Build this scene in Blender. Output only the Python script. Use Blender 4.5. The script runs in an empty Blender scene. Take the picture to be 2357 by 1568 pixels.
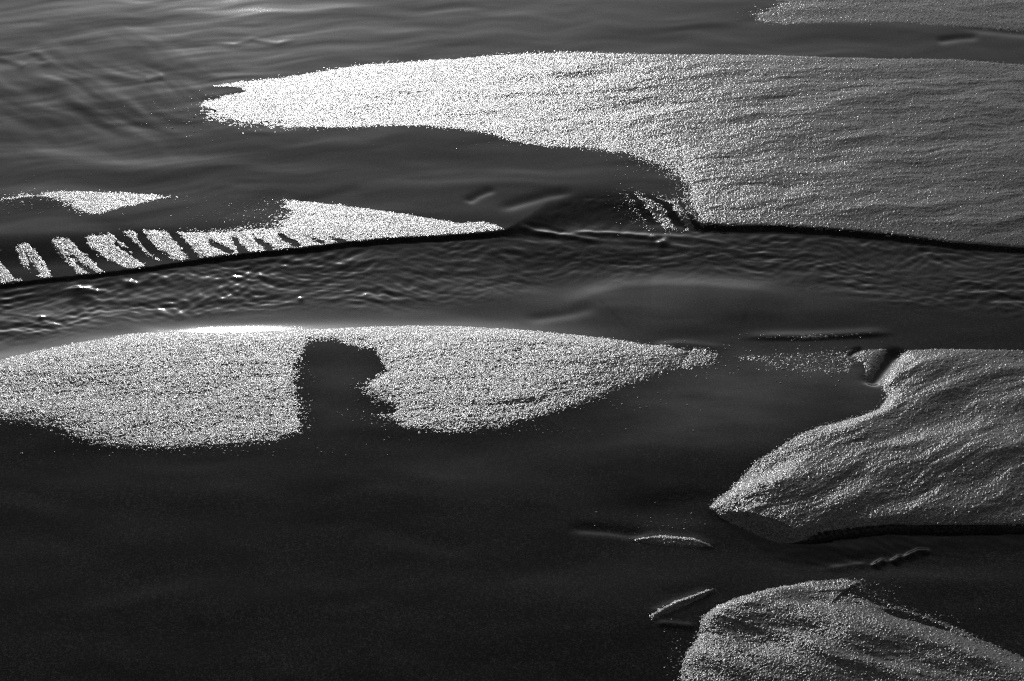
import bpy, math
import numpy as np

# ------------------------------------------------------------------ camera, sky, sun, exposure
sc = bpy.context.scene
CAM_H = 1.6                       # metres above the sand
PITCH = math.radians(32.0)        # looking down
TANH = 0.2651                     # tan of half the horizontal field of view
TANV = TANH * 681.0 / 1024.0
cam_data = bpy.data.cameras.new("camera")
cam_data.sensor_width = 36.0
cam_data.lens = 18.0 / TANH
cam_data.clip_start = 0.05
cam_data.clip_end = 2000.0
cam = bpy.data.objects.new("camera", cam_data)
cam.location = (0, 0, CAM_H)
cam.rotation_euler = (math.pi / 2 - PITCH, 0, 0)
sc.collection.objects.link(cam)
sc.camera = cam

SUN_EL = math.radians(12.0)
SUN_AZ = math.radians(-9.0)       # left of the view direction (+Y)
world = bpy.data.worlds.new("World")
sc.world = world
world.use_nodes = True
wn, wl = world.node_tree.nodes, world.node_tree.links
wn.clear()
sky = wn.new("ShaderNodeTexSky")
sky.sky_type = 'NISHITA'
sky.sun_disc = False
sky.sun_elevation = SUN_EL
sky.sun_rotation = SUN_AZ
sky.air_density = 1.0
sky.dust_density = 1.0
bw = wn.new("ShaderNodeSeparateColor")      # monochrome film behind a red filter
bg = wn.new("ShaderNodeBackground")
bg.inputs['Strength'].default_value = 0.075
wo = wn.new("ShaderNodeOutputWorld")
wl.new(sky.outputs[0], bw.inputs[0]); wl.new(bw.outputs[0], bg.inputs[0]); wl.new(bg.outputs[0], wo.inputs[0])

sun_d = bpy.data.lights.new("sun", 'SUN')
sun_d.energy = 2.1
sun_d.angle = math.radians(0.5)
sun_d.color = (1, 1, 1)
sun = bpy.data.objects.new("sun", sun_d)
sun.rotation_euler = (math.pi / 2 - SUN_EL, 0, -SUN_AZ + math.pi)
sc.collection.objects.link(sun)

sc.view_settings.view_transform = 'Standard'
sc.view_settings.look = 'None'
sc.view_settings.exposure = 0.0
sc.view_settings.gamma = 1.0
sc.view_settings.use_curve_mapping = False
sc.cycles.use_denoising = False
sc.cycles.max_bounces = 4
sc.cycles.sample_clamp_direct = 0
sc.cycles.sample_clamp_indirect = 2.0
sc.cycles.pixel_filter_type = 'BLACKMAN_HARRIS'
sc.cycles.filter_width = 1.4

# ------------------------------------------------------------------ plan coordinates
# The plan was measured in a 2357 x 1568 drawing; world() lays a plan point on the ground.
PW, PH = 2357.0, 1568.0
KY = 1.75                         # one plan step in y covers about this many steps in x on the ground
def world_xy(px, py):
    u = (px / PW * 2 - 1) * TANH
    v = (1 - py / PH * 2) * TANV
    cp, sp = math.cos(PITCH), math.sin(PITCH)
    dy = cp + v * sp
    dz = -sp + v * cp
    t = -CAM_H / dz
    return u * t, dy * t
def mm(px, py):
    x, y = world_xy(px, py)
    return x * 1000.0, y * 1000.0

# ------------------------------------------------------------------ noise
def _hash(ix, iy, seed):
    h = (ix.astype(np.int64) * 374761393 + iy.astype(np.int64) * 668265263 + seed * 1442695041) & 0xffffffff
    h = ((h ^ (h >> 13)) * 1274126177) & 0xffffffff
    h = ((h ^ (h >> 16)) * 2246822519) & 0xffffffff
    return ((h ^ (h >> 15)) & 0xffffff) / float(0xffffff)
def perlin(x, y, seed=0):
    ix, iy = np.floor(x), np.floor(y)
    fx, fy = x - ix, y - iy
    ux = fx * fx * fx * (fx * (fx * 6 - 15) + 10)
    uy = fy * fy * fy * (fy * (fy * 6 - 15) + 10)
    def g(dx, dy):
        a = _hash(ix + dx, iy + dy, seed) * 2 * np.pi
        return np.cos(a) * (fx - dx) + np.sin(a) * (fy - dy)
    n0 = g(0, 0) * (1 - ux) + g(1, 0) * ux
    n1 = g(0, 1) * (1 - ux) + g(1, 1) * ux
    return (n0 * (1 - uy) + n1 * uy) * 1.5
def fbm(x, y, seed=0, octv=3, gain=0.5):
    s, a = 0, 1.0
    for i in range(octv):
        s = s + a * perlin(x, y, seed + i * 17)
        a *= gain; x = x * 2.03 + 5.1; y = y * 2.03 + 9.7
    return s
def grains(x, y, pitch, seed, p):
    """rounded grains packed side by side; height 0..~1, every grain with its own size"""
    x = x / pitch; y = y / pitch
    ix, iy = np.floor(x), np.floor(y)
    best = np.zeros_like(x)
    for dx in (-1, 0, 1):
        for dy in (-1, 0, 1):
            cx, cy = ix + dx, iy + dy
            jx = cx + 0.12 + 0.76 * _hash(cx, cy, seed)
            jy = cy + 0.12 + 0.76 * _hash(cx, cy, seed + 1)
            s = _hash(cx, cy, seed + 2)
            r = 0.46 + 0.30 * s
            z = 0.28 * _hash(cx, cy, seed + 3) + 0.85 * (s > 0.94) * s
            d2 = ((x - jx) ** 2 + (y - jy) ** 2) / (r * r)
            d2 = np.where(_hash(cx, cy, seed + 4) < p, d2, 9.0)
            h = np.sqrt(np.clip(1 - d2, 0, 1)) * (0.62 + z)
            best = np.maximum(best, h)
    return best
def smooth(t):
    t = np.clip(t, 0, 1)
    return t * t * (3 - 2 * t)
def sat(t):
    return np.clip(t, 0, 1)

# ------------------------------------------------------------------ distances to outlines
def seg_dist(px, py, pts, closed):
    """distance to a line in plan units (y stretched), side, the fraction along and the width there"""
    pts = [tuple(p) if len(p) > 2 else (p[0], p[1], 1.0) for p in pts]
    X, Y = px, py * KY
    n = len(pts)
    best = np.full(X.shape, 1e12); wbest = np.zeros_like(X); side = np.zeros_like(X); along = np.zeros_like(X)
    inside = np.zeros(X.shape, bool)
    rng = range(n) if closed else range(n - 1)
    tot = len(rng)
    for i in rng:
        ax, ay, aw = pts[i]; bx, by, bw_ = pts[(i + 1) % n]
        ay *= KY; by *= KY
        ex, ey = bx - ax, by - ay
        L2 = ex * ex + ey * ey
        t = np.clip(((X - ax) * ex + (Y - ay) * ey) / L2, 0, 1)
        dx, dy = X - ax - t * ex, Y - ay - t * ey
        d = dx * dx + dy * dy
        m = d < best
        best = np.where(m, d, best)
        wbest = np.where(m, aw + (bw_ - aw) * t, wbest)
        side = np.where(m, np.sign(ex * (Y - ay) - ey * (X - ax)), side)
        along = np.where(m, (i + t) / tot, along)
        if closed:
            c = ((ay > Y) != (by > Y)) & (X < ex * (Y - ay) / (ey if ey else 1e-9) + ax)
            inside ^= c
    d = np.sqrt(best)
    if closed:
        d = np.where(inside, d, -d)
    return d, wbest, side, along
def curve(px, pts):
    return np.interp(px, [p[0] for p in pts], [p[1] for p in pts])

# ------------------------------------------------------------------ the lie of the land (mm)
FAR_BANK = [(-400, 690), (0, 650), (130, 634), (240, 624), (350, 612), (430, 601), (520, 591), (600, 582), (700, 573), (800, 560),
            (900, 551), (1000, 546), (1100, 539), (1165, 530), (1205, 510), (1260, 474), (1340, 448), (1400, 443), (1460, 446), (1530, 462), (1580, 494), (1620, 516), (1680, 520),
            (1800, 521), (1950, 531), (2050, 541), (2200, 561), (2357, 573), (2760, 600)]
FAR_W = [(-400, 6), (1100, 6), (1165, 20), (1205, 70), (1260, 120), (1340, 140), (1500, 120), (1580, 50), (1640, 8), (2760, 8)]
FAR_H = [(-400, 3.0), (0, 3.0), (300, 3.4), (500, 5), (1100, 5.5), (1165, 5.5), (1300, 9), (1500, 10), (1600, 7.5), (1800, 7.5), (2100, 6.5), (2357, 6), (2760, 6)]
NEAR_BANK = [(-400, 900), (0, 832), (100, 806), (200, 790), (300, 770), (420, 764), (560, 768), (700, 764), (850, 757), (1050, 756),
             (1300, 770), (1480, 785), (1700, 760), (2357, 740), (2760, 740)]
NEAR_W = [(-400, 260), (400, 240), (1000, 220), (1400, 280), (2760, 330)]
E_W = [(1560, 80), (1640, 50), (1700, 30), (1800, 26), (1870, 12), (1900, 7), (2760, 7)]
E_BANK = [(1560, 1150), (1632, 1168), (1660, 1176), (1720, 1186), (1790, 1206), (1830, 1224), (1880, 1229), (1950, 1217), (2050, 1207),
          (2200, 1209), (2357, 1207), (2760, 1212)]
# crest lines: points, far-side width, near-side width, height in mm (negative = trough)
RIDGES = [
    ([(2008, 1294), (2022, 1284), (2040, 1274)], 8, 14, 2.6), ([(2052, 1284), (2064, 1275), (2080, 1266)], 8, 14, 2.6), ([(2082, 1274), (2096, 1264), (2114, 1256), (2150, 1256)], 8, 14, 2.6),
    ([(1900, 1298), (1960, 1290), (2004, 1284)], 10, 16, 0.9),
    ([(1290, 706), (1370, 676), (1440, 658), (1520, 654), (1620, 660), (1740, 672), (1850, 694)], 44, 120, 3.2),
    ([(1690, 778), (1850, 777), (1950, 772), (2070, 766)], 22, 9, 2.2),
    ([(1500, 800), (1560, 792), (1690, 806)], 14, 22, 0.9),
    ([(1072, 468), (1100, 450), (1143, 434)], 14, 12, -1.3),
    ([(1140, 485), (1203, 466), (1262, 450), (1330, 442)], 18, 16, -1.4),
    ([(1190, 521), (1230, 527), (1290, 531)], 10, 9, 2.0),
    ([(1210, 528), (1300, 534), (1390, 548)], 10, 9, 2.2),
    ([(1290, 527), (1420, 528), (1520, 540)], 9, 8, 2.0),
    ([(1430, 527), (1530, 534), (1600, 540), (1700, 560)], 8, 7, 1.0),
    ([(1420, 541), (1530, 552), (1610, 566)], 9, 9, 1.0),
    ([(1380, 700), (1300, 722), (1200, 740)], 22, 22, -1.0),
    ([(2076, 800), (2048, 830), (2018, 868), (1996, 892)], 20, 20, -6.0),
    ([(1986, 802), (1966, 810), (1950, 822)], 8, 8, -3.0),
    ([(1440, 1241), (1520, 1239), (1600, 1246), (1650, 1262)], 20, 9, 1.5),
    ([(1490, 1420), (1560, 1390), (1650, 1356)], 18, 10, 1.6),
    ([(1505, 1436), (1560, 1440), (1605, 1446)], 14, 10, 1.2),
    ([(820, 1205), (909, 1228), (1005, 1256), (1100, 1272)], 36, 36, -0.6),
    ([(400, 1420), (520, 1400), (620, 1388), (760, 1380)], 60, 60, 0.6),
    ([(1300, 1215), (1400, 1222), (1500, 1236)], 22, 18, -1.6),
    ([(60, 116), (90, 124), (110, 142), (90, 156)], 14, 10, 0.7),
    ([(-20, 128), (40, 146), (60, 156)], 12, 10, 0.6),
    ([(480, 102), (540, 104), (580, 94), (640, 104), (690, 92)], 9, 8, 0.45),
    ([(330, 184), (380, 176)], 10, 10, 0.8),
    ([(2150, 96), (2200, 88), (2260, 84)], 12, 14, -1.6),
    ([(640, 480), (760, 452), (840, 432)], 18, 30, -0.5),
    ([(2190, 62), (2357, 78), (2500, 84)], 14, 14, -1.4),
]
SWELLS = [  # long swells under the bars: crest line, width on the far and near side, height mm, where they fade in and out
    ([(-500, 930), (0, 862), (300, 806), (600, 796), (1000, 790), (1300, 800), (1560, 822), (2000, 860)], 66, 320, 9.5, (-900, -500, 1150, 1650)),
    ([(-200, 260), (330, 205), (700, 158), (1000, 130), (1500, 116), (2200, 125)], 360, 260, 3.5, (250, 650, 1000, 1900)),
]
BUMPS = [  # x, y, radius x, radius y, height mm
    (1540, 1172, 110, 32, -3.0), (1590, 1148, 60, 18, -1.0),
    (2100, 1290, 260, 30, -1.5),
    (640, 330, 260, 30, 1.2), (300, 390, 200, 24, 1.0), (250, 290, 200, 30, -2.0), (150, 330, 140, 30, -1.5),
    (1640, 690, 220, 40, 1.2), (1200, 640, 160, 26, -1.0), (80, 452, 130, 20, 1.4),
    (1720, 1020, 300, 120, 9.0), (780, 1020, 120, 110, 4.5), (100, 560, 260, 60, 2.0), (2300, 1500, 300, 130, -6.0),
    (850, 900, 90, 26, 0.8), (1900, 880, 160, 30, 1.2), (1000, 380, 260, 26, -1.4),
    (1350, 600, 260, 20, -1.0), (1000, 1120, 420, 50, 1.2), (400, 1130, 300, 40, 1.0), (1500, 1050, 260, 50, 1.6),
]
GLINTS = [(176, 657, 20, 4.2), (206, 659, 18, 2.2), (297, 642, 12, 3.0), (92, 723, 8, 2.2), (1523, 549, 10, 3.0), (1532, 541, 8, 2.2), (1502, 537, 7, 2.0), (692, 683, 6, 1.4)]

RUN_EDGE = [(-400, 880), (0, 812), (300, 752), (500, 730), (700, 716), (900, 722), (1100, 700), (1250, 672), (1350, 652), (1600, 645), (1800, 655), (2000, 700), (2357, 745), (2760, 760)]
def stream_mask(px, py):
    a = (py - curve(px, FAR_BANK)) * KY
    b = (curve(px, RUN_EDGE) - py) * KY
    return smooth(a / 30.0) * smooth((b + 20) / 110.0)
def pool_mask(px, py):
    y0 = curve(px, E_BANK)
    return smooth((px - 1660) / 200) * smooth((py - y0) * KY / 20) * smooth((y0 + 84 - 30 * sat((px - 2150) / 200) - py) * KY / 50)

def film(px, py):
    """height in mm of the smooth wet surface"""
    x, y = mm(px, py)
    # long streaks left by the sheet flow
    wx = x + 30 * perlin(x / 160, y / 160, 3); wy = y + 26 * perlin(x / 150, y / 130, 4)
    z = 0.9 * fbm(wx / 420, wy / 160, 11, 2, 0.35)
    up = sat((700 - py) / 500)                       # the broad upper flats carry clearer flow marks
    left = sat((1300 - px) / 900)
    a = np.radians(-14.0)
    rx, ry = wx * np.cos(a) - wy * np.sin(a), wx * np.sin(a) + wy * np.cos(a)
    z = z + up * (0.34 + 0.25 * left) * fbm(rx / 210, ry / 70, 21, 2, 0.3)
    z = z + 0.45 * fbm(wx / 230 + 0.3 * perlin(x / 300, y / 200, 24), wy / 80, 25, 2, 0.4)
    z = z + up * left * 0.13 * perlin(rx / 100 + 0.4 * perlin(x / 120, y / 90, 27), ry / 17, 26)
    lobe = np.exp(-((px - 230) / 230) ** 2 - ((py - 220) / 110) ** 2)
    a = np.radians(46.0)
    sx, sy = wx * np.cos(a) - wy * np.sin(a), wx * np.sin(a) + wy * np.cos(a)
    z = z + lobe * 1.3 * fbm(sx / 190, sy / 48, 31, 2, 0.35)
    z = z + up * 0.03 * perlin(wx / 50, wy / 12, 23)
    # main stream channel
    yf, wf, hf = curve(px, FAR_BANK), curve(px, FAR_W), curve(px, FAR_H)
    nb, nw = curve(px, NEAR_BANK), curve(px, NEAR_W)
    jag = 1.6 * perlin(x / 22, y / 60, 41)
    c = smooth(((py - yf + jag) * KY + wf * 0.15) / wf)
    n = smooth((nb - py) * KY / nw)
    z = z - hf * c * n
    # the left shoulder slopes to the rills before it drops
    sh = sat((520 - px) / 300)
    z = z - sh * 6.5 * smooth((py - (528 + 0.10 * np.clip(300 - px, 0, 900) * 0.35)) * KY / 130) * n
    # ripples on running water
    s = stream_mask(px, py)
    dens = 0.85 + 0.45 * sat((1250 - px) / 700) + 0.55 * sat((px - 1500) / 400)
    a = np.radians(24.0); b = np.radians(-27.0)
    r1 = perlin((wx * np.cos(a) - wy * np.sin(a)) / 26, (wx * np.sin(a) + wy * np.cos(a)) / 11, 51)
    r2 = perlin((wx * np.cos(b) - wy * np.sin(b)) / 24, (wx * np.sin(b) + wy * np.cos(b)) / 12, 52)
    r3 = perlin(wx / 75, wy / 24, 53)
    amp = 0.5 + 0.8 * smooth(0.5 + 0.9 * perlin(x / 120, y / 70, 54))
    z = z + s * dens * 0.10 * perlin((wx + wy) / 13, (wy - 0.4 * wx) / 6, 55)
    z = z + s * dens * amp * (0.42 * r1 + 0.42 * r2 + 0.55 * r3)
    # lower right channel under the curved bank
    y2 = curve(px, E_BANK)
    h2 = 9.5 * smooth((px - 1600) / 190)
    c2 = smooth(((py - y2) * KY + 1) / curve(px, E_W))
    n2 = smooth((y2 + 330 - py) * KY / 520)
    z = z - h2 * c2 * n2
    p = pool_mask(px, py)
    z = z + p * (0.30 * r1 + 0.35 * r3)
    for pts, wf_, wn_, h in RIDGES:
        xs = [q[0] for q in pts]; ys = [q[1] for q in pts]
        g = 2.6 * max(wf_, wn_) + 10
        m = (px > min(xs) - g) & (px < max(xs) + g) & (py > min(ys) - g) & (py < max(ys) + g)
        if not m.any():
            continue
        qx, qy = px[m], py[m]
        d, _, side, al = seg_dist(qx, qy, pts, False)
        if pts[0][0] > pts[-1][0]:
            side = -side
        w = np.where(side > 0, wn_, wf_)
        e = smooth(al / 0.22 + 0.02) * smooth((1 - al) / 0.22 + 0.02)
        z[m] += h * e * np.exp(-(d / w) ** 2)
    for pts, wf_, wn_, h, (a0, a1, b0, b1) in SWELLS:
        y0 = sum(curve(px + k, pts) for k in range(-160, 161, 20)) / 17.0
        d = (py - y0) * KY
        z = z + h * smooth((px - a0) / (a1 - a0)) * smooth((b1 - px) / (b1 - b0)) * np.exp(-(d / np.where(d > 0, wn_, wf_)) ** 2)
    for bx, by, rx_, ry_, h in BUMPS:
        z = z + h * np.exp(-((px - bx) / rx_) ** 2 - ((py - by) / ry_) ** 2)
    for gx, gy, r, h in GLINTS:
        z = z + h * 1.0 * np.exp(-(((px - gx) / r) ** 2 + ((py - gy) * KY / (r * np.where(py > gy, 2.2, 0.75))) ** 2))
    return z

# rills cut through the far bank on the left: points with half-width
_c = lambda *p: [(a * 0.352, b * 0.352 + 491, w) for a, b, w in p]
RILLS = [
    _c((-60, 200, 9), (20, 290, 7), (110, 390, 7)) , _c((30, 180, 14), (90, 320, 10), (220, 430, 13)), _c((210, 140, 20), (330, 270, 16), (430, 400, 22)),
    _c((470, 130, 14), (560, 230, 9), (650, 290, 7), (780, 370, 13)), _c((750, 195, 3), (900, 285, 3), (940, 300, 3)),
    _c((740, 110, 8), (880, 225, 9), (940, 280, 7), (1040, 340, 12)), _c((900, 110, 6), (960, 200, 6), (1000, 235, 8), (1120, 320, 7)), _c((1100, 100, 3), (1165, 170, 7), (1215, 220, 6), (1290, 310, 9)),
    _c((1340, 155, 2), (1400, 205, 4), (1500, 250, 6)), _c((1520, 140, 2), (1545, 200, 5), (1590, 250, 7)), _c((1640, 140, 2), (1700, 190, 4), (1760, 225, 6)),
    _c((1800, 130, 2), (1860, 168, 4), (1940, 205, 5)), _c((2000, 150, 2), (2060, 180, 3), (2110, 190, 3)), _c((2150, 160, 2), (2215, 178, 3), (2250, 182, 3)),
    _c((560, 240, 2), (640, 320, 3), (700, 360, 4)), _c((430, 240, 2), (520, 320, 3), (600, 370, 4)), _c((160, 260, 2), (190, 320, 3), (240, 380, 4)),
]
_extra = []
for _k, _r in enumerate(RILLS[:8]):
    for _dx, _w in ((19 + 4 * (_k % 3), 1.3), (-17 - 4 * (_k % 2), 1.1)):
        _extra.append([(x + _dx + 3 * ((i + _k) % 2), y + (2 if i else 10), _w + 0.3 * i) for i, (x, y, w) in enumerate(_r)])
RILLS += _extra
GULLIES = [  # in the notch at the left end of the scarp under the big bar
    [(1448, 440, 3), (1475, 470, 5), (1500, 500, 6), (1520, 520, 7)], [(1500, 455, 3), (1535, 470, 5), (1552, 495, 6), (1570, 516, 7)],
    [(1560, 455, 2), (1580, 490, 3), (1606, 516, 4)], [(1590, 470, 2), (1620, 500, 3), (1640, 516, 3)],
]

# ------------------------------------------------------------------ bars of grainy sand
# outline points: plan x, plan y, width of the fringe where grains thin out into the film
H = 5; M = 12; S = 30; SS = 55
BARS = [
 dict(name="sand_bar", thin=[(400, 0.25), (480, 0.5), (600, 0.72), (800, 0.85), (1150, 1.0)], label="longest pale sand bar, crossing the upper frame and ending in a sparkling left tip",
      rot=-9, dome=1.6, domew=90, und=1.0, seed=1, rough=1.0,
      pts=[(430, 262, 70), (425, 238, 50), (450, 222, 30), (510, 219, 16), (562, 213, H), (550, 206, H), (492, 203, H), (478, 197, M), (560, 186, M),
           (600, 184, M), (700, 170, M), (830, 150, M), (960, 141, M), (1050, 135, M), (1150, 126, M), (1300, 120, M), (1450, 124, 9), (1600, 125, H), (1780, 126, H),
           (1900, 131, H), (2050, 134, H), (2200, 135, 8), (2357, 148, 8), (2660, 150, 9), (2660, 598, H), (2357, 568, H), (2200, 557, H), (2050, 538, H),
           (1950, 528, H), (1800, 518, H), (1680, 517, H), (1620, 512, 8), (1590, 485, 16), (1568, 462, S), (1562, 430, S), (1545, 405, S), (1500, 380, 24),
           (1440, 360, 20), (1350, 345, M), (1250, 338, M), (1180, 328, M), (1140, 314, M), (1050, 300, M), (930, 292, M), (800, 298, 14), (700, 302, 16),
           (600, 300, 30), (500, 299, 44), (425, 296, 70)]),
 dict(name="sand_bar", thin=[(-200, 0.25), (60, 0.4), (200, 0.62), (400, 0.55)], label="small thin sparkling sand bar at the left edge, just above the rilled bank",
      rot=-4, dome=0.3, domew=60, und=0.3, seed=2, rough=1.0,
      pts=[(-200, 455, S), (-20, 446, S), (60, 438, 22), (140, 436, M), (220, 438, M), (300, 440, M), (375, 446, M), (430, 453, M), (370, 463, M), (300, 478, 10), (215, 499, M),
           (160, 492, 24), (120, 474, S), (60, 470, S), (0, 478, S), (-200, 490, S)]),
 dict(name="sand_bar", streaky=[(0, 1.5), (400, 1.2), (560, 0.6)], grainrot=[(0, 52), (350, 48), (500, 10), (600, 0)], thin=[(0, 0.8), (350, 0.8), (520, 0.78), (700, 0.8), (1150, 0.85)], label="narrow sand bank cut by slanting dark rills, tapering to a point above the stream",
      rot=0, dome=0.9, domew=60, und=0.5, seed=3, rough=1.05, rills=RILLS,
      pts=[(-200, 600, M), (-20, 575, M), (40, 560, M), (130, 546, M), (200, 542, M), (270, 530, M), (330, 527, M), (420, 530, 14), (520, 524, 24), (610, 502, SS), (625, 470, SS), (650, 454, 22), (720, 462, 9),
           (850, 480, H), (950, 495, H), (1060, 512, H), (1110, 509, H), (1140, 516, H), (1166, 528, 4), (1100, 536, 4), (1000, 543, 4), (900, 548, 4), (800, 557, 4),
           (700, 570, 4), (600, 579, 4), (520, 588, 5), (430, 598, 6), (350, 609, 6), (240, 621, 6), (130, 631, 6), (60, 640, 6), (0, 647, 6), (-200, 668, 6)]),
 dict(name="sand_bar", label="brilliantly lit sand bar below the stream, two lobes joined above a dark notch",
      rot=-12, dome=1.6, domew=60, thin=[(1400, 1.0), (1500, 0.85), (1650, 0.55)], und=0.7, seed=4, rough=1.0,
      pts=[(-200, 870, M), (0, 834, 9), (100, 808, 8), (200, 789, 8), (300, 771, 7), (380, 765, 8), (480, 771, H), (560, 769, H), (700, 763, H), (850, 756, H), (950, 753, H), (1050, 754, H),
           (1200, 764, H), (1350, 776, 8), (1480, 790, 12), (1560, 797, 16), (1610, 806, 20), (1600, 826, 24), (1590, 850, 24), (1530, 868, 20), (1480, 884, 16),
           (1430, 900, 16), (1350, 935, M), (1250, 965, M), (1150, 988, M), (1050, 1001, M), (940, 998, M), (905, 982, 18), (870, 968, 26), (900, 950, 22), (860, 930, 20),
           (822, 905, 18), (845, 886, 18), (888, 866, 12), (862, 822, 10), (820, 812, 12), (765, 797, 12), (715, 802, 14), (703, 825, 14), (694, 860, 22), (686, 890, 14), (697, 930, 22), (706, 960, 26), (704, 988, 18), (690, 1008, M),
           (600, 1025, M), (500, 1034, M), (350, 1038, M), (250, 1033, 14), (175, 1018, 20), (125, 994, 24), (60, 985, 18), (0, 983, M), (-200, 985, M)]),
 dict(name="sand_bar", label="large sand bar at the right edge, narrowing to a rounded nose over black water",
      rot=-34, dome=4.0, domew=110, und=2.2, seed=5, rough=1.1,
      crests=[([(1640, 1185), (1760, 1155), (1900, 1110), (2100, 1065), (2400, 1010), (2600, 990)], 80, 150, 6.0), ([(1900, 1020), (2000, 985), (2120, 900), (2250, 860)], 40, 90, 3.0), ([(2080, 812), (2060, 840), (2046, 870), (2042, 905)], 30, 16, 2.0)],
      pts=[(2070, 812, M), (2090, 805, H), (2200, 803, H), (2357, 806, H), (2660, 812, H), (2660, 1211, 2), (2357, 1206, 2), (2200, 1208, 2), (2050, 1206, 2), (1950, 1216, 2), (1880, 1228, 3),
           (1830, 1239, H), (1790, 1239, H), (1720, 1214, H), (1660, 1193, H), (1632, 1170, H), (1637, 1154, M), (1685, 1120, M), (1735, 1070, M), (1785, 1040, M), (1835, 1008, M),
           (1880, 988, M), (1960, 966, M), (2015, 944, 14), (2035, 915, 14), (2026, 888, 8), (2040, 850, 8)]),
 dict(name="sand_bar", label="rounded domed sand bar in the bottom right corner with a bright upper left crest",
      rot=25, dome=7.0, domew=120, und=3.0, seed=6, rough=1.25,
      crests=[([(1622, 1460), (1650, 1425), (1700, 1392), (1780, 1366), (1880, 1350)], 30, 70, 7.0), ([(2000, 1374), (2060, 1396), (2126, 1416), (2200, 1436), (2340, 1482), (2500, 1560)], 22, 34, -5.0),
        ([(1840, 1352), (1940, 1350), (2040, 1372), (2140, 1402)], 12, 12, 1.6), ([(1700, 1420), (1820, 1385), (1930, 1380), (2020, 1400)], 20, 16, -1.4),
        ([(1720, 1568), (1840, 1505), (1960, 1480), (2080, 1500)], 60, 90, 3.0)],
      pts=[(1607, 1446, H), (1612, 1420, 8), (1650, 1392, H), (1700, 1370, H), (1772, 1345, H), (1873, 1325, H), (1949, 1320, 8), (1995, 1323, 20), (2000, 1345, 40), (2040, 1372, 30),
           (2125, 1400, 16), (2200, 1432, M), (2357, 1504, M), (2660, 1640, M), (2660, 1860, M), (1600, 1860, M), (1556, 1640, M), (1560, 1568, M), (1562, 1525, M), (1585, 1488, M), (1604, 1460, M)]),
 dict(name="sand_bar", label="strip of grey grainy sand along the top right edge, beyond a smooth channel",
      rot=-2, dome=0.7, domew=80, und=0.7, seed=7, thin=[(1700, 0.45), (2000, 0.7), (2357, 0.7)], rough=1.0,
      pts=[(1700, 26, S), (1770, 4, S), (1800, -80, S), (2660, -80, M), (2660, 84, M), (2357, 75, M), (2228, 66, M), (2087, 57, M), (1939, 54, M), (1870, 58, M), (1806, 62, M), (1735, 54, 18)]),
 dict(name="sand_ridge", label="thin level sand ridge on the dark flat, lower left of the rounded nose",
      rot=3, dome=1.5, domew=14, und=0.2, seed=8, rough=0.9,
      pts=[(1450, 1240, 8), (1520, 1233, 5), (1600, 1239, 5), (1648, 1260, 5), (1600, 1260, 4), (1530, 1256, 4), (1470, 1249, 8)]),
 dict(name="sand_ridge", label="thin grainy sand ridge slanting up to the right, beside the bottom right dome",
      rot=-25, dome=1.6, domew=14, und=0.2, seed=9, rough=0.9,
      pts=[(1490, 1418, 10), (1552, 1384, 6), (1650, 1351, 5), (1624, 1374, 4), (1562, 1404, 4), (1502, 1430, 9)]),
 dict(name="sand_ridge", label="long low sand ridge with few grains on its crest, above the small triangular patch",
      rot=0, dome=0.1, domew=30, und=0.1, seed=10, rough=0.7,
      pts=[(1740, 778, 16), (1850, 774, 14), (1950, 771, 12), (2000, 769, 10), (1960, 776, 8), (1860, 784, 8), (1780, 784, 16)]),
 dict(name="sand_patch", label="small triangular patch of grainy sand beside the slanting groove",
      rot=-40, dome=1.0, domew=40, und=0.2, seed=11, rough=1.0,
      pts=[(1958, 822, 10), (1985, 808, H), (2044, 801, H), (2036, 826, 4), (2006, 876, 4), (1988, 882, 8), (1984, 846, 14)]),
 dict(name="sand_patch", label="tiny grainy crest just left of the triangular sand patch",
      rot=-40, dome=0.8, domew=20, und=0.2, seed=12, rough=1.0,
      pts=[(1938, 822, 6), (1948, 808, 5), (1985, 800, 5), (1964, 808, 5), (1950, 824, 6)]),
 dict(name="sand_patch", label="dark gullied patch of glinting grains at the near left corner of the longest bar",
      rot=40, dome=0.8, domew=30, und=1.0, seed=13, rough=1.7, thin=[(1400, 0.6), (1520, 0.85), (1600, 1.0)], rills=GULLIES,
      pts=[(1425, 442, 22), (1460, 438, 14), (1490, 450, 16), (1540, 452, 22), (1580, 462, 20), (1616, 500, 12), (1640, 517, 8), (1560, 523, 12), (1500, 520, 20), (1460, 490, 26), (1440, 468, 26)]),
 dict(name="sand_patch", label="sparsely dotted patch of single grains between the thinning heaps and the triangular patch",
      rot=10, dome=0.1, domew=60, und=0.1, seed=15, rough=1.0, thin=[(1650, 0.4), (1720, 0.28), (1800, 0.12), (1900, 0.14), (1980, 0.3)],
      pts=[(1650, 826, 30), (1700, 812, 20), (1800, 804, 16), (1940, 803, 12), (1985, 830, 16), (1975, 872, 22), (1900, 880, 24), (1780, 868, 24)]),
 dict(name="sand_patch", label="thinning patch of grain heaps off the right end of the brilliantly lit bar",
      rot=-14, dome=0.2, domew=30, und=0.3, seed=14, rough=1.1, thin=[(1540, 0.4), (1600, 0.6), (1700, 0.3)],
      pts=[(1540, 822, 22), (1600, 800, 12), (1660, 806, 22), (1690, 830, 30), (1640, 852, 24), (1570, 862, 20), (1530, 850, 20), (1536, 830, 14)]),
]

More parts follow.
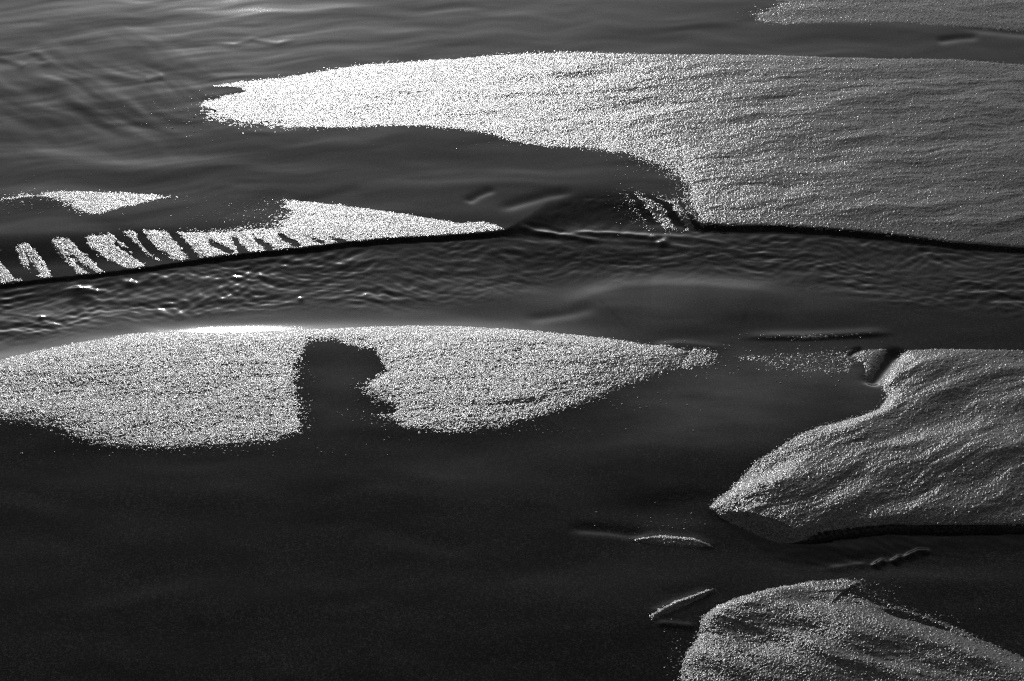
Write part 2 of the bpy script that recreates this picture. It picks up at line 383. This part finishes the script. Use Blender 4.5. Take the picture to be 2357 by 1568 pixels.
def bar_height(b, px, py):
    x, y = mm(px, py)
    d, w, _, _ = seg_dist(px, py, b['pts'], True)
    w = np.where(w > 11, w * 1.7 - 7.7, w)
    n = perlin(x / 45, y / 12, b['seed'] * 7) * 0.5 + perlin(x / 14, y / 5, b['seed'] * 7 + 1) * 0.5
    n2 = perlin(x / 5, y / 4, b['seed'] * 7 + 3)
    dd = d + w * (0.55 * n + 0.25 * n2)
    t = np.clip(dd / w, -1.6, 1.2)
    a = np.radians(curve(px, b['grainrot']) if 'grainrot' in b else b['rot']); sx = x * np.cos(a) - y * np.sin(a); sy = x * np.sin(a) + y * np.cos(a)
    streak = perlin(sx / 40, sy / 5, b['seed'] * 7 + 5) + 0.7 * perlin(sx / 12, sy / 4, b['seed'] * 7 + 6)
    pres = sat(0.42 + 0.62 * t) ** 1.6 + (t > 0.9)
    pres = pres * sat(0.92 + (curve(px, b['streaky']) if 'streaky' in b else 0.6) * streak)
    thin = curve(px, b['thin']) if 'thin' in b else 1.0
    pres = pres * thin
    rel = -0.27 + 0.42 * smooth((t - 0.1) / 0.9) - 1.5 * smooth((-t - 0.9) / 0.6) + 0.10 * n2 - 0.32 * (1 - thin)
    for r in b.get('rills', []):
        xs = [q[0] for q in r]; ys = [q[1] for q in r]
        m = (px > min(xs) - 40) & (px < max(xs) + 40) & (py > min(ys) - 30) & (py < max(ys) + 30)
        if m.any():
            rd, rw, _, _ = seg_dist(px[m], py[m], r, False)
            rd = rd + 5.0 * n[m] + 2.0 * n2[m] + 3.0 * streak[m]
            cut = 1 - smooth((rd - rw * 0.45) / (rw * 1.1 + 3)); rel[m] -= 3.0 * cut * smooth((rw - 1.4) / 4.0); pres[m] *= (1 - cut) ** 2
    dome = b['dome'] * thin * (1 - (1 - sat((d - 0.55 * w) / b['domew'])) ** 2.0)
    a = np.radians(b['rot'])
    wx = x + 16 * perlin(x / 90, y / 90, 71); wy = y + 16 * perlin(x / 90, y / 90, 72)
    rx, ry = wx * np.cos(a) - wy * np.sin(a), wx * np.sin(a) + wy * np.cos(a)
    inn = sat(d / 60)
    und = 1.7 * b['und'] * inn * (fbm(rx / 190, ry / 60, b['seed'] * 5 + 2, 2, 0.45))
    lump = (0.16 + 0.10 * b['dome'] ** 0.5) * inn * fbm(rx / 26, ry / 11, b['seed'] * 5 + 9, 2, 0.6)
    out = rel + dome + (und + lump) * thin * sat(t * 1.2 - 0.2)
    for pts, wf_, wn_, h in b.get('crests', []):
        rd, _, side, al = seg_dist(px, py, pts, False)
        e = smooth(al / 0.3 + 0.02) * smooth((1 - al) / 0.25 + 0.02)
        out = out + smooth((d - 0.55 * w) / 26) * h * e * np.exp(-(rd / np.where(side > 0, wn_, wf_)) ** 2)
    out = out + 0.30 * inn * thin * (perlin(rx / 70, ry / 13, b['seed'] * 5 + 13) + 0.5 * perlin(rx / 30, ry / 6, b['seed'] * 5 + 14))
    return out, x, y, pres

# ------------------------------------------------------------------ mesh helpers
def axis(lo, hi, a, b, fine, coarse):
    left = np.arange(a, lo, -coarse)[1:][::-1] if False else None
    inner = np.arange(max(a, lo), min(b, hi) + fine, fine)
    parts = []
    if lo < a: parts.append(np.linspace(lo, a - coarse, max(2, int((a - lo) / coarse))))
    parts.append(inner)
    if hi > b: parts.append(np.linspace(b + coarse, hi, max(2, int((hi - b) / coarse))))
    return np.concatenate(parts)

def mesh_from(name, co, quads, mat, attrs=None):
    me = bpy.data.meshes.new(name)
    n, f = len(co), len(quads)
    k = quads.shape[1]
    me.vertices.add(n); me.vertices.foreach_set("co", co.astype(np.float32).ravel())
    me.loops.add(f * k); me.loops.foreach_set("vertex_index", quads.astype(np.int32).ravel())
    me.polygons.add(f)
    me.polygons.foreach_set("loop_start", np.arange(0, f * k, k, dtype=np.int32))
    me.update(calc_edges=True)
    me.shade_smooth()
    for an, av in (attrs or {}).items():
        at = me.attributes.new(an, 'FLOAT', 'POINT')
        at.data.foreach_set("value", av.astype(np.float32))
    me.materials.append(mat)
    o = bpy.data.objects.new(name, me)
    sc.collection.objects.link(o)
    return o

def compact(co, quads, attrs=None):
    used = np.zeros(len(co), bool); used[quads.ravel()] = True
    idx = np.cumsum(used) - 1
    return co[used], idx[quads], {k: v[used] for k, v in (attrs or {}).items()}

def grid_quads(ny, nx):
    i = np.arange(ny * nx).reshape(ny, nx)
    return np.stack([i[1:, :-1], i[1:, 1:], i[:-1, 1:], i[:-1, :-1]], -1)   # normal up

# ------------------------------------------------------------------ materials
def new_mat(name):
    m = bpy.data.materials.new(name); m.use_nodes = True
    nt = m.node_tree
    return m, nt, nt.nodes["Principled BSDF"]
def coords(nt, scale=(1, 1, 1)):
    g = nt.nodes.new("ShaderNodeNewGeometry")
    mp = nt.nodes.new("ShaderNodeMapping"); mp.inputs['Scale'].default_value = scale
    nt.links.new(g.outputs['Position'], mp.inputs['Vector'])
    return mp.outputs[0]
def noise(nt, vec, scale, detail=2, rough=0.5):
    n = nt.nodes.new("ShaderNodeTexNoise"); n.inputs['Scale'].default_value = scale
    n.inputs['Detail'].default_value = detail; n.inputs['Roughness'].default_value = rough
    nt.links.new(vec, n.inputs['Vector']); return n.outputs['Fac']
def remap(nt, val, a, b, c, d):
    r = nt.nodes.new("ShaderNodeMapRange")
    for k, v in zip(('From Min', 'From Max', 'To Min', 'To Max'), (a, b, c, d)): r.inputs[k].default_value = v
    nt.links.new(val, r.inputs['Value']); return r.outputs[0]
def bump(nt, h, dist, strength=1.0, normal=None):
    b = nt.nodes.new("ShaderNodeBump"); b.inputs['Distance'].default_value = dist; b.inputs['Strength'].default_value = strength
    nt.links.new(h, b.inputs['Height'])
    if normal is not None: nt.links.new(normal, b.inputs['Normal'])
    return b.outputs[0]
def gray(nt, val, target):
    c = nt.nodes.new("ShaderNodeCombineColor")
    for i in range(3): nt.links.new(val, c.inputs[i])
    nt.links.new(c.outputs[0], target)

def film_material():
    m, nt, p = new_mat("wet_film")
    at = nt.nodes.new("ShaderNodeAttribute"); at.attribute_name = "flow"
    da = nt.nodes.new("ShaderNodeAttribute"); da.attribute_name = "damp_lift"      # barely wet sand is paler; notch colour is lifted against slope shade
    vec = coords(nt)
    v = nt.nodes.new("ShaderNodeTexVoronoi"); v.inputs['Scale'].default_value = 700
    nt.links.new(vec, v.inputs['Vector'])
    sp = nt.nodes.new("ShaderNodeSeparateColor"); nt.links.new(v.outputs['Color'], sp.inputs[0])
    pw = nt.nodes.new("ShaderNodeMath"); pw.operation = 'POWER'; pw.inputs[1].default_value = 3.0
    nt.links.new(sp.outputs[0], pw.inputs[0])
    cloud = noise(nt, coords(nt, (1, 2.2, 1)), 9, 4, 0.55)
    mu = nt.nodes.new("ShaderNodeMath"); mu.operation = 'MULTIPLY'
    nt.links.new(remap(nt, pw.outputs[0], 0, 1, 0.003, 0.045), mu.inputs[0]); nt.links.new(remap(nt, cloud, 0.3, 0.7, 0.6, 1.5), mu.inputs[1])
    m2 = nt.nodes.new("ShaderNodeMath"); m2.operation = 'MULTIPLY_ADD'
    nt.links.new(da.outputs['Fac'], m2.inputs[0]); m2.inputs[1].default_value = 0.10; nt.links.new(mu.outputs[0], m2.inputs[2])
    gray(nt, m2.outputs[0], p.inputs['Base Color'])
    p.inputs['IOR'].default_value = 1.33
    r = nt.nodes.new("ShaderNodeMapRange")
    nt.links.new(at.outputs['Fac'], r.inputs['Value'])
    r.inputs['To Min'].default_value = 0.07; r.inputs['To Max'].default_value = 0.085
    nt.links.new(r.outputs[0], p.inputs['Roughness'])
    fine = noise(nt, vec, 650, 2, 0.6)
    nt.links.new(bump(nt, fine, 0.00006, 1.0), p.inputs['Normal'])
    return m
def sand_material():
    m, nt, p = new_mat("grainy_wet_sand")
    vec = coords(nt)
    v = nt.nodes.new("ShaderNodeTexVoronoi"); v.inputs['Scale'].default_value = 820
    nt.links.new(vec, v.inputs['Vector'])
    sp = nt.nodes.new("ShaderNodeSeparateColor"); nt.links.new(v.outputs['Color'], sp.inputs[0])
    gray(nt, remap(nt, sp.outputs[0], 0, 1, 0.04, 0.26), p.inputs['Base Color'])
    p.inputs['IOR'].default_value = 1.42
    p.inputs['Roughness'].default_value = 0.20
    p.inputs['Specular IOR Level'].default_value = 0.34
    inv = remap(nt, v.outputs['Distance'], 0, 0.8, 1, 0)
    b1 = bump(nt, inv, 0.00038, 1.0)
    nt.links.new(b1, p.inputs['Normal'])
    return m
FILM = film_material(); SAND = sand_material()

# ------------------------------------------------------------------ ground sheet and running water
X0, X1, Y0, Y1 = -420, 2780, -320, 1900
ax_x = axis(X0, X1, -20, PW + 20, 3.2, 12.0)
ax_y = axis(Y0, Y1, -20, PH + 20, 2.7, 12.0)
gx, gy = np.meshgrid(ax_x, ax_y)
ny, nx = gx.shape
px, py = gx.ravel(), gy.ravel()
zf = film(px, py)
edge = smooth(np.minimum(np.minimum(px - X0, X1 - px), np.minimum(py - Y0, Y1 - py)) / 120.0)
zf = zf * edge
wx, wy = world_xy(px, py)
co = np.stack([wx, wy, zf / 1000.0], -1)
q = grid_quads(ny, nx)
flow = np.maximum(stream_mask(px, py), pool_mask(px, py))
fq = flow.reshape(ny, nx)
cellm = fq[:-1, :-1]
is_stream = (stream_mask(px, py).reshape(ny, nx)[:-1, :-1] > 0.35)
is_pool = (pool_mask(px, py).reshape(ny, nx)[:-1, :-1] > 0.35) & ~is_stream
DAMP_LIFT = [(1800, 850, 260, 60, 0.8), (1620, 960, 240, 110, 0.5), (2000, 900, 90, 50, 0.5), (1560, 700, 260, 50, 0.35), (80, 455, 140, 26, 0.5), (1100, 1090, 500, 90, 0.2), (1350, 200, 1500, 260, 0.12), (780, 900, 100, 80, 0.55), (1300, 380, 260, 50, 0.2), (1480, 1330, 300, 60, 0.15)]  # paler colour: sand with little water, plus brightening painted into the shaded notch
damp_lift = sum(a * np.exp(-((px - x0) / rx) ** 2 - ((py - y0) / ry) ** 2) for x0, y0, rx, ry, a in DAMP_LIFT)
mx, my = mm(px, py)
damp_lift = sat(damp_lift * (1 + 0.5 * fbm(mx / 110, my / 60, 81, 3, 0.55)))
def sheet(name, sel):
    c, f, a = compact(co, q[sel].reshape(-1, 4), {"flow": flow, "damp_lift": damp_lift})
    return mesh_from(name, c, f, FILM, a)
# outer ground, stitched to the rim of the detailed sheet and running to the horizon
base_c, base_f, base_a = compact(co, q[~(is_stream | is_pool)].reshape(-1, 4), {"flow": flow, "damp_lift": damp_lift})
rim = np.concatenate([np.arange(nx), np.arange(1, ny) * nx + nx - 1, (ny - 1) * nx + np.arange(nx - 2, -1, -1), np.arange(ny - 2, 0, -1) * nx])
rc = co[rim]; cen = np.array([0.0, 3.0])
rings = [rc]
for s in (1.15, 1.6, 3, 8, 40, 250):
    r = rc.copy(); r[:, :2] = cen + (rc[:, :2] - cen) * s
    r[:, 2] = 0.0
    rings.append(r)
oc = np.concatenate(rings); R = len(rim)
i = np.arange(R); j = (i + 1) % R
of = np.concatenate([np.stack([k * R + i, (k + 1) * R + i, (k + 1) * R + j, k * R + j], -1) for k in range(len(rings) - 1)])
allc = np.concatenate([base_c, oc]); allf = np.concatenate([base_f, of + len(base_c)])
ground = mesh_from("wet_sand", allc, allf, FILM, {k: np.concatenate([base_a[k], np.zeros(len(oc))]) for k in ("flow", "damp_lift")})
ground["kind"] = "structure"; ground["label"] = "smooth dark wet sand flat with a thin sheet of water between the sand bars"
st = sheet("stream_water", is_stream); st["kind"] = "structure"; st["label"] = "rippled dark stream crossing the middle of the picture"
po = sheet("channel_water", is_pool); po["kind"] = "structure"; po["label"] = "narrow dark channel of water under the black bank at lower right"

# ------------------------------------------------------------------ the bars
GP = 2.2   # grain pitch in mm
for b in BARS:
    xs = [p[0] for p in b['pts']]; ys = [p[1] for p in b['pts']]; wmax = max(p[2] for p in b['pts'])
    lo_x, hi_x, lo_y, hi_y = min(xs) - wmax * 1.5, max(xs) + wmax * 1.5, min(ys) - wmax, max(ys) + wmax
    lo_x = max(lo_x, X0 + 20); hi_x = min(hi_x, X1 - 20)
    A = axis(lo_x, hi_x, max(lo_x, -15), min(hi_x, PW + 15), 1.55, 6.0)
    B = axis(lo_y, hi_y, max(lo_y, -12), min(hi_y, PH + 12), 1.25, 6.0)
    gx, gy = np.meshgrid(A, B)
    sh = gx.shape
    qx, qy = gx.ravel(), gy.ravel()
    rel, x, y, pres = bar_height(b, qx, qy)
    keep = rel > -1.2
    g = np.zeros_like(rel); g[keep] = grains(x[keep], y[keep], GP, b['seed'] * 11, pres[keep])
    fz = np.zeros_like(rel); fz[keep] = film(qx[keep], qy[keep])
    z = rel + b['rough'] * 0.52 * g
    vis = ((z > -0.25) & keep).reshape(sh)
    cell = vis[:-1, :-1] | vis[1:, :-1] | vis[:-1, 1:] | vis[1:, 1:]
    kk = keep.reshape(sh)
    cell &= kk[:-1, :-1] & kk[1:, :-1] & kk[:-1, 1:] & kk[1:, 1:]
    X, Y = world_xy(qx, qy)
    c = np.stack([X, Y, (fz + z) / 1000.0], -1)
    c, f, _ = compact(c, grid_quads(*sh)[cell].reshape(-1, 4))
    o = mesh_from(b['name'], c, f, SAND)
    o["label"] = b['label']; o["category"] = {"sand_bar": "sand bar", "sand_ridge": "sand ridge", "sand_patch": "sand patch"}[b['name']]
    if b['name'] == "sand_bar": o["group"] = "grainy sand bars between the wet flats"
    print(b['name'], len(f))

# ------------------------------------------------------------------ loose grains strewn on the film
rs = np.random.RandomState(7)
SCATTER = [  # x, y, spread x, spread y, count
    (400, 265, 60, 28, 130), (470, 262, 40, 24, 60), (560, 490, 90, 22, 150), (640, 480, 60, 14, 90), (90, 462, 110, 18, 160), (30, 470, 60, 12, 60),
    (1450, 470, 30, 24, 90), (860, 960, 40, 24, 70), (830, 905, 22, 10, 20), (1880, 815, 70, 14, 60), (1810, 850, 30, 20, 30), (1890, 865, 50, 14, 26), (1950, 850, 20, 12, 16),
    (1640, 830, 60, 20, 90), (1520, 1200, 70, 18, 30), (1960, 1345, 60, 12, 80), (2120, 1412, 60, 10, 60), (1555, 1500, 14, 40, 50), (150, 1000, 50, 12, 40),
    (430, 1044, 180, 6, 80), (1180, 996, 160, 8, 70), (1400, 930, 90, 12, 60), (715, 930, 10, 50, 40), (1480, 390, 60, 12, 60), (1860, 776, 80, 4, 40), (420, 455, 40, 5, 25),
    (1250, 335, 120, 5, 40), (1750, 40, 40, 12, 40),
]
pxs, pys = [], []
for cx, cy, sx, sy, n in SCATTER:
    pxs.append(cx + sx * rs.randn(n)); pys.append(cy + sy * rs.randn(n))
gx = np.concatenate(pxs); gy = np.concatenate(pys)
gz = film(gx, gy) / 1000.0
gX, gY = world_xy(gx, gy)
base_v = np.array([[1, 0, 0], [0, 1, 0], [-1, 0, 0], [0, -1, 0], [0.62, 0.62, 0.6], [-0.62, 0.62, 0.6], [-0.62, -0.62, 0.6], [0.62, -0.62, 0.6], [0, 0, 1]], float)
base_t = np.array([[0, 1, 4], [1, 2, 5], [2, 3, 6], [3, 0, 7], [4, 1, 5], [5, 2, 6], [6, 3, 7], [7, 0, 4], [4, 5, 8], [5, 6, 8], [6, 7, 8], [7, 4, 8]])
n = len(gX)
r = (0.0006 + 0.0011 * rs.rand(n) ** 2)
ang = rs.rand(n) * 6.28
rot = np.stack([np.stack([np.cos(ang), -np.sin(ang)], -1), np.stack([np.sin(ang), np.cos(ang)], -1)], -2)
V = np.repeat(base_v[None], n, 0)
V = V * (1 + 0.25 * (rs.rand(n, 9, 1) - 0.5))
V[:, :, :2] = np.einsum('nij,nkj->nki', rot, V[:, :, :2] * np.array([1.25, 1.0]))
V = V * r[:, None, None] * np.array([1.0, 1.0, 0.55])
V += np.stack([gX, gY, gz - r * 0.05], -1)[:, None, :]
T = base_t[None] + (np.arange(n) * 9)[:, None, None]
gr = mesh_from("loose_sand_grains", V.reshape(-1, 3), T.reshape(-1, 3), SAND)
gr["kind"] = "stuff"; gr["label"] = "single coarse grains strewn on the wet film around the bars"; gr["category"] = "sand grains"
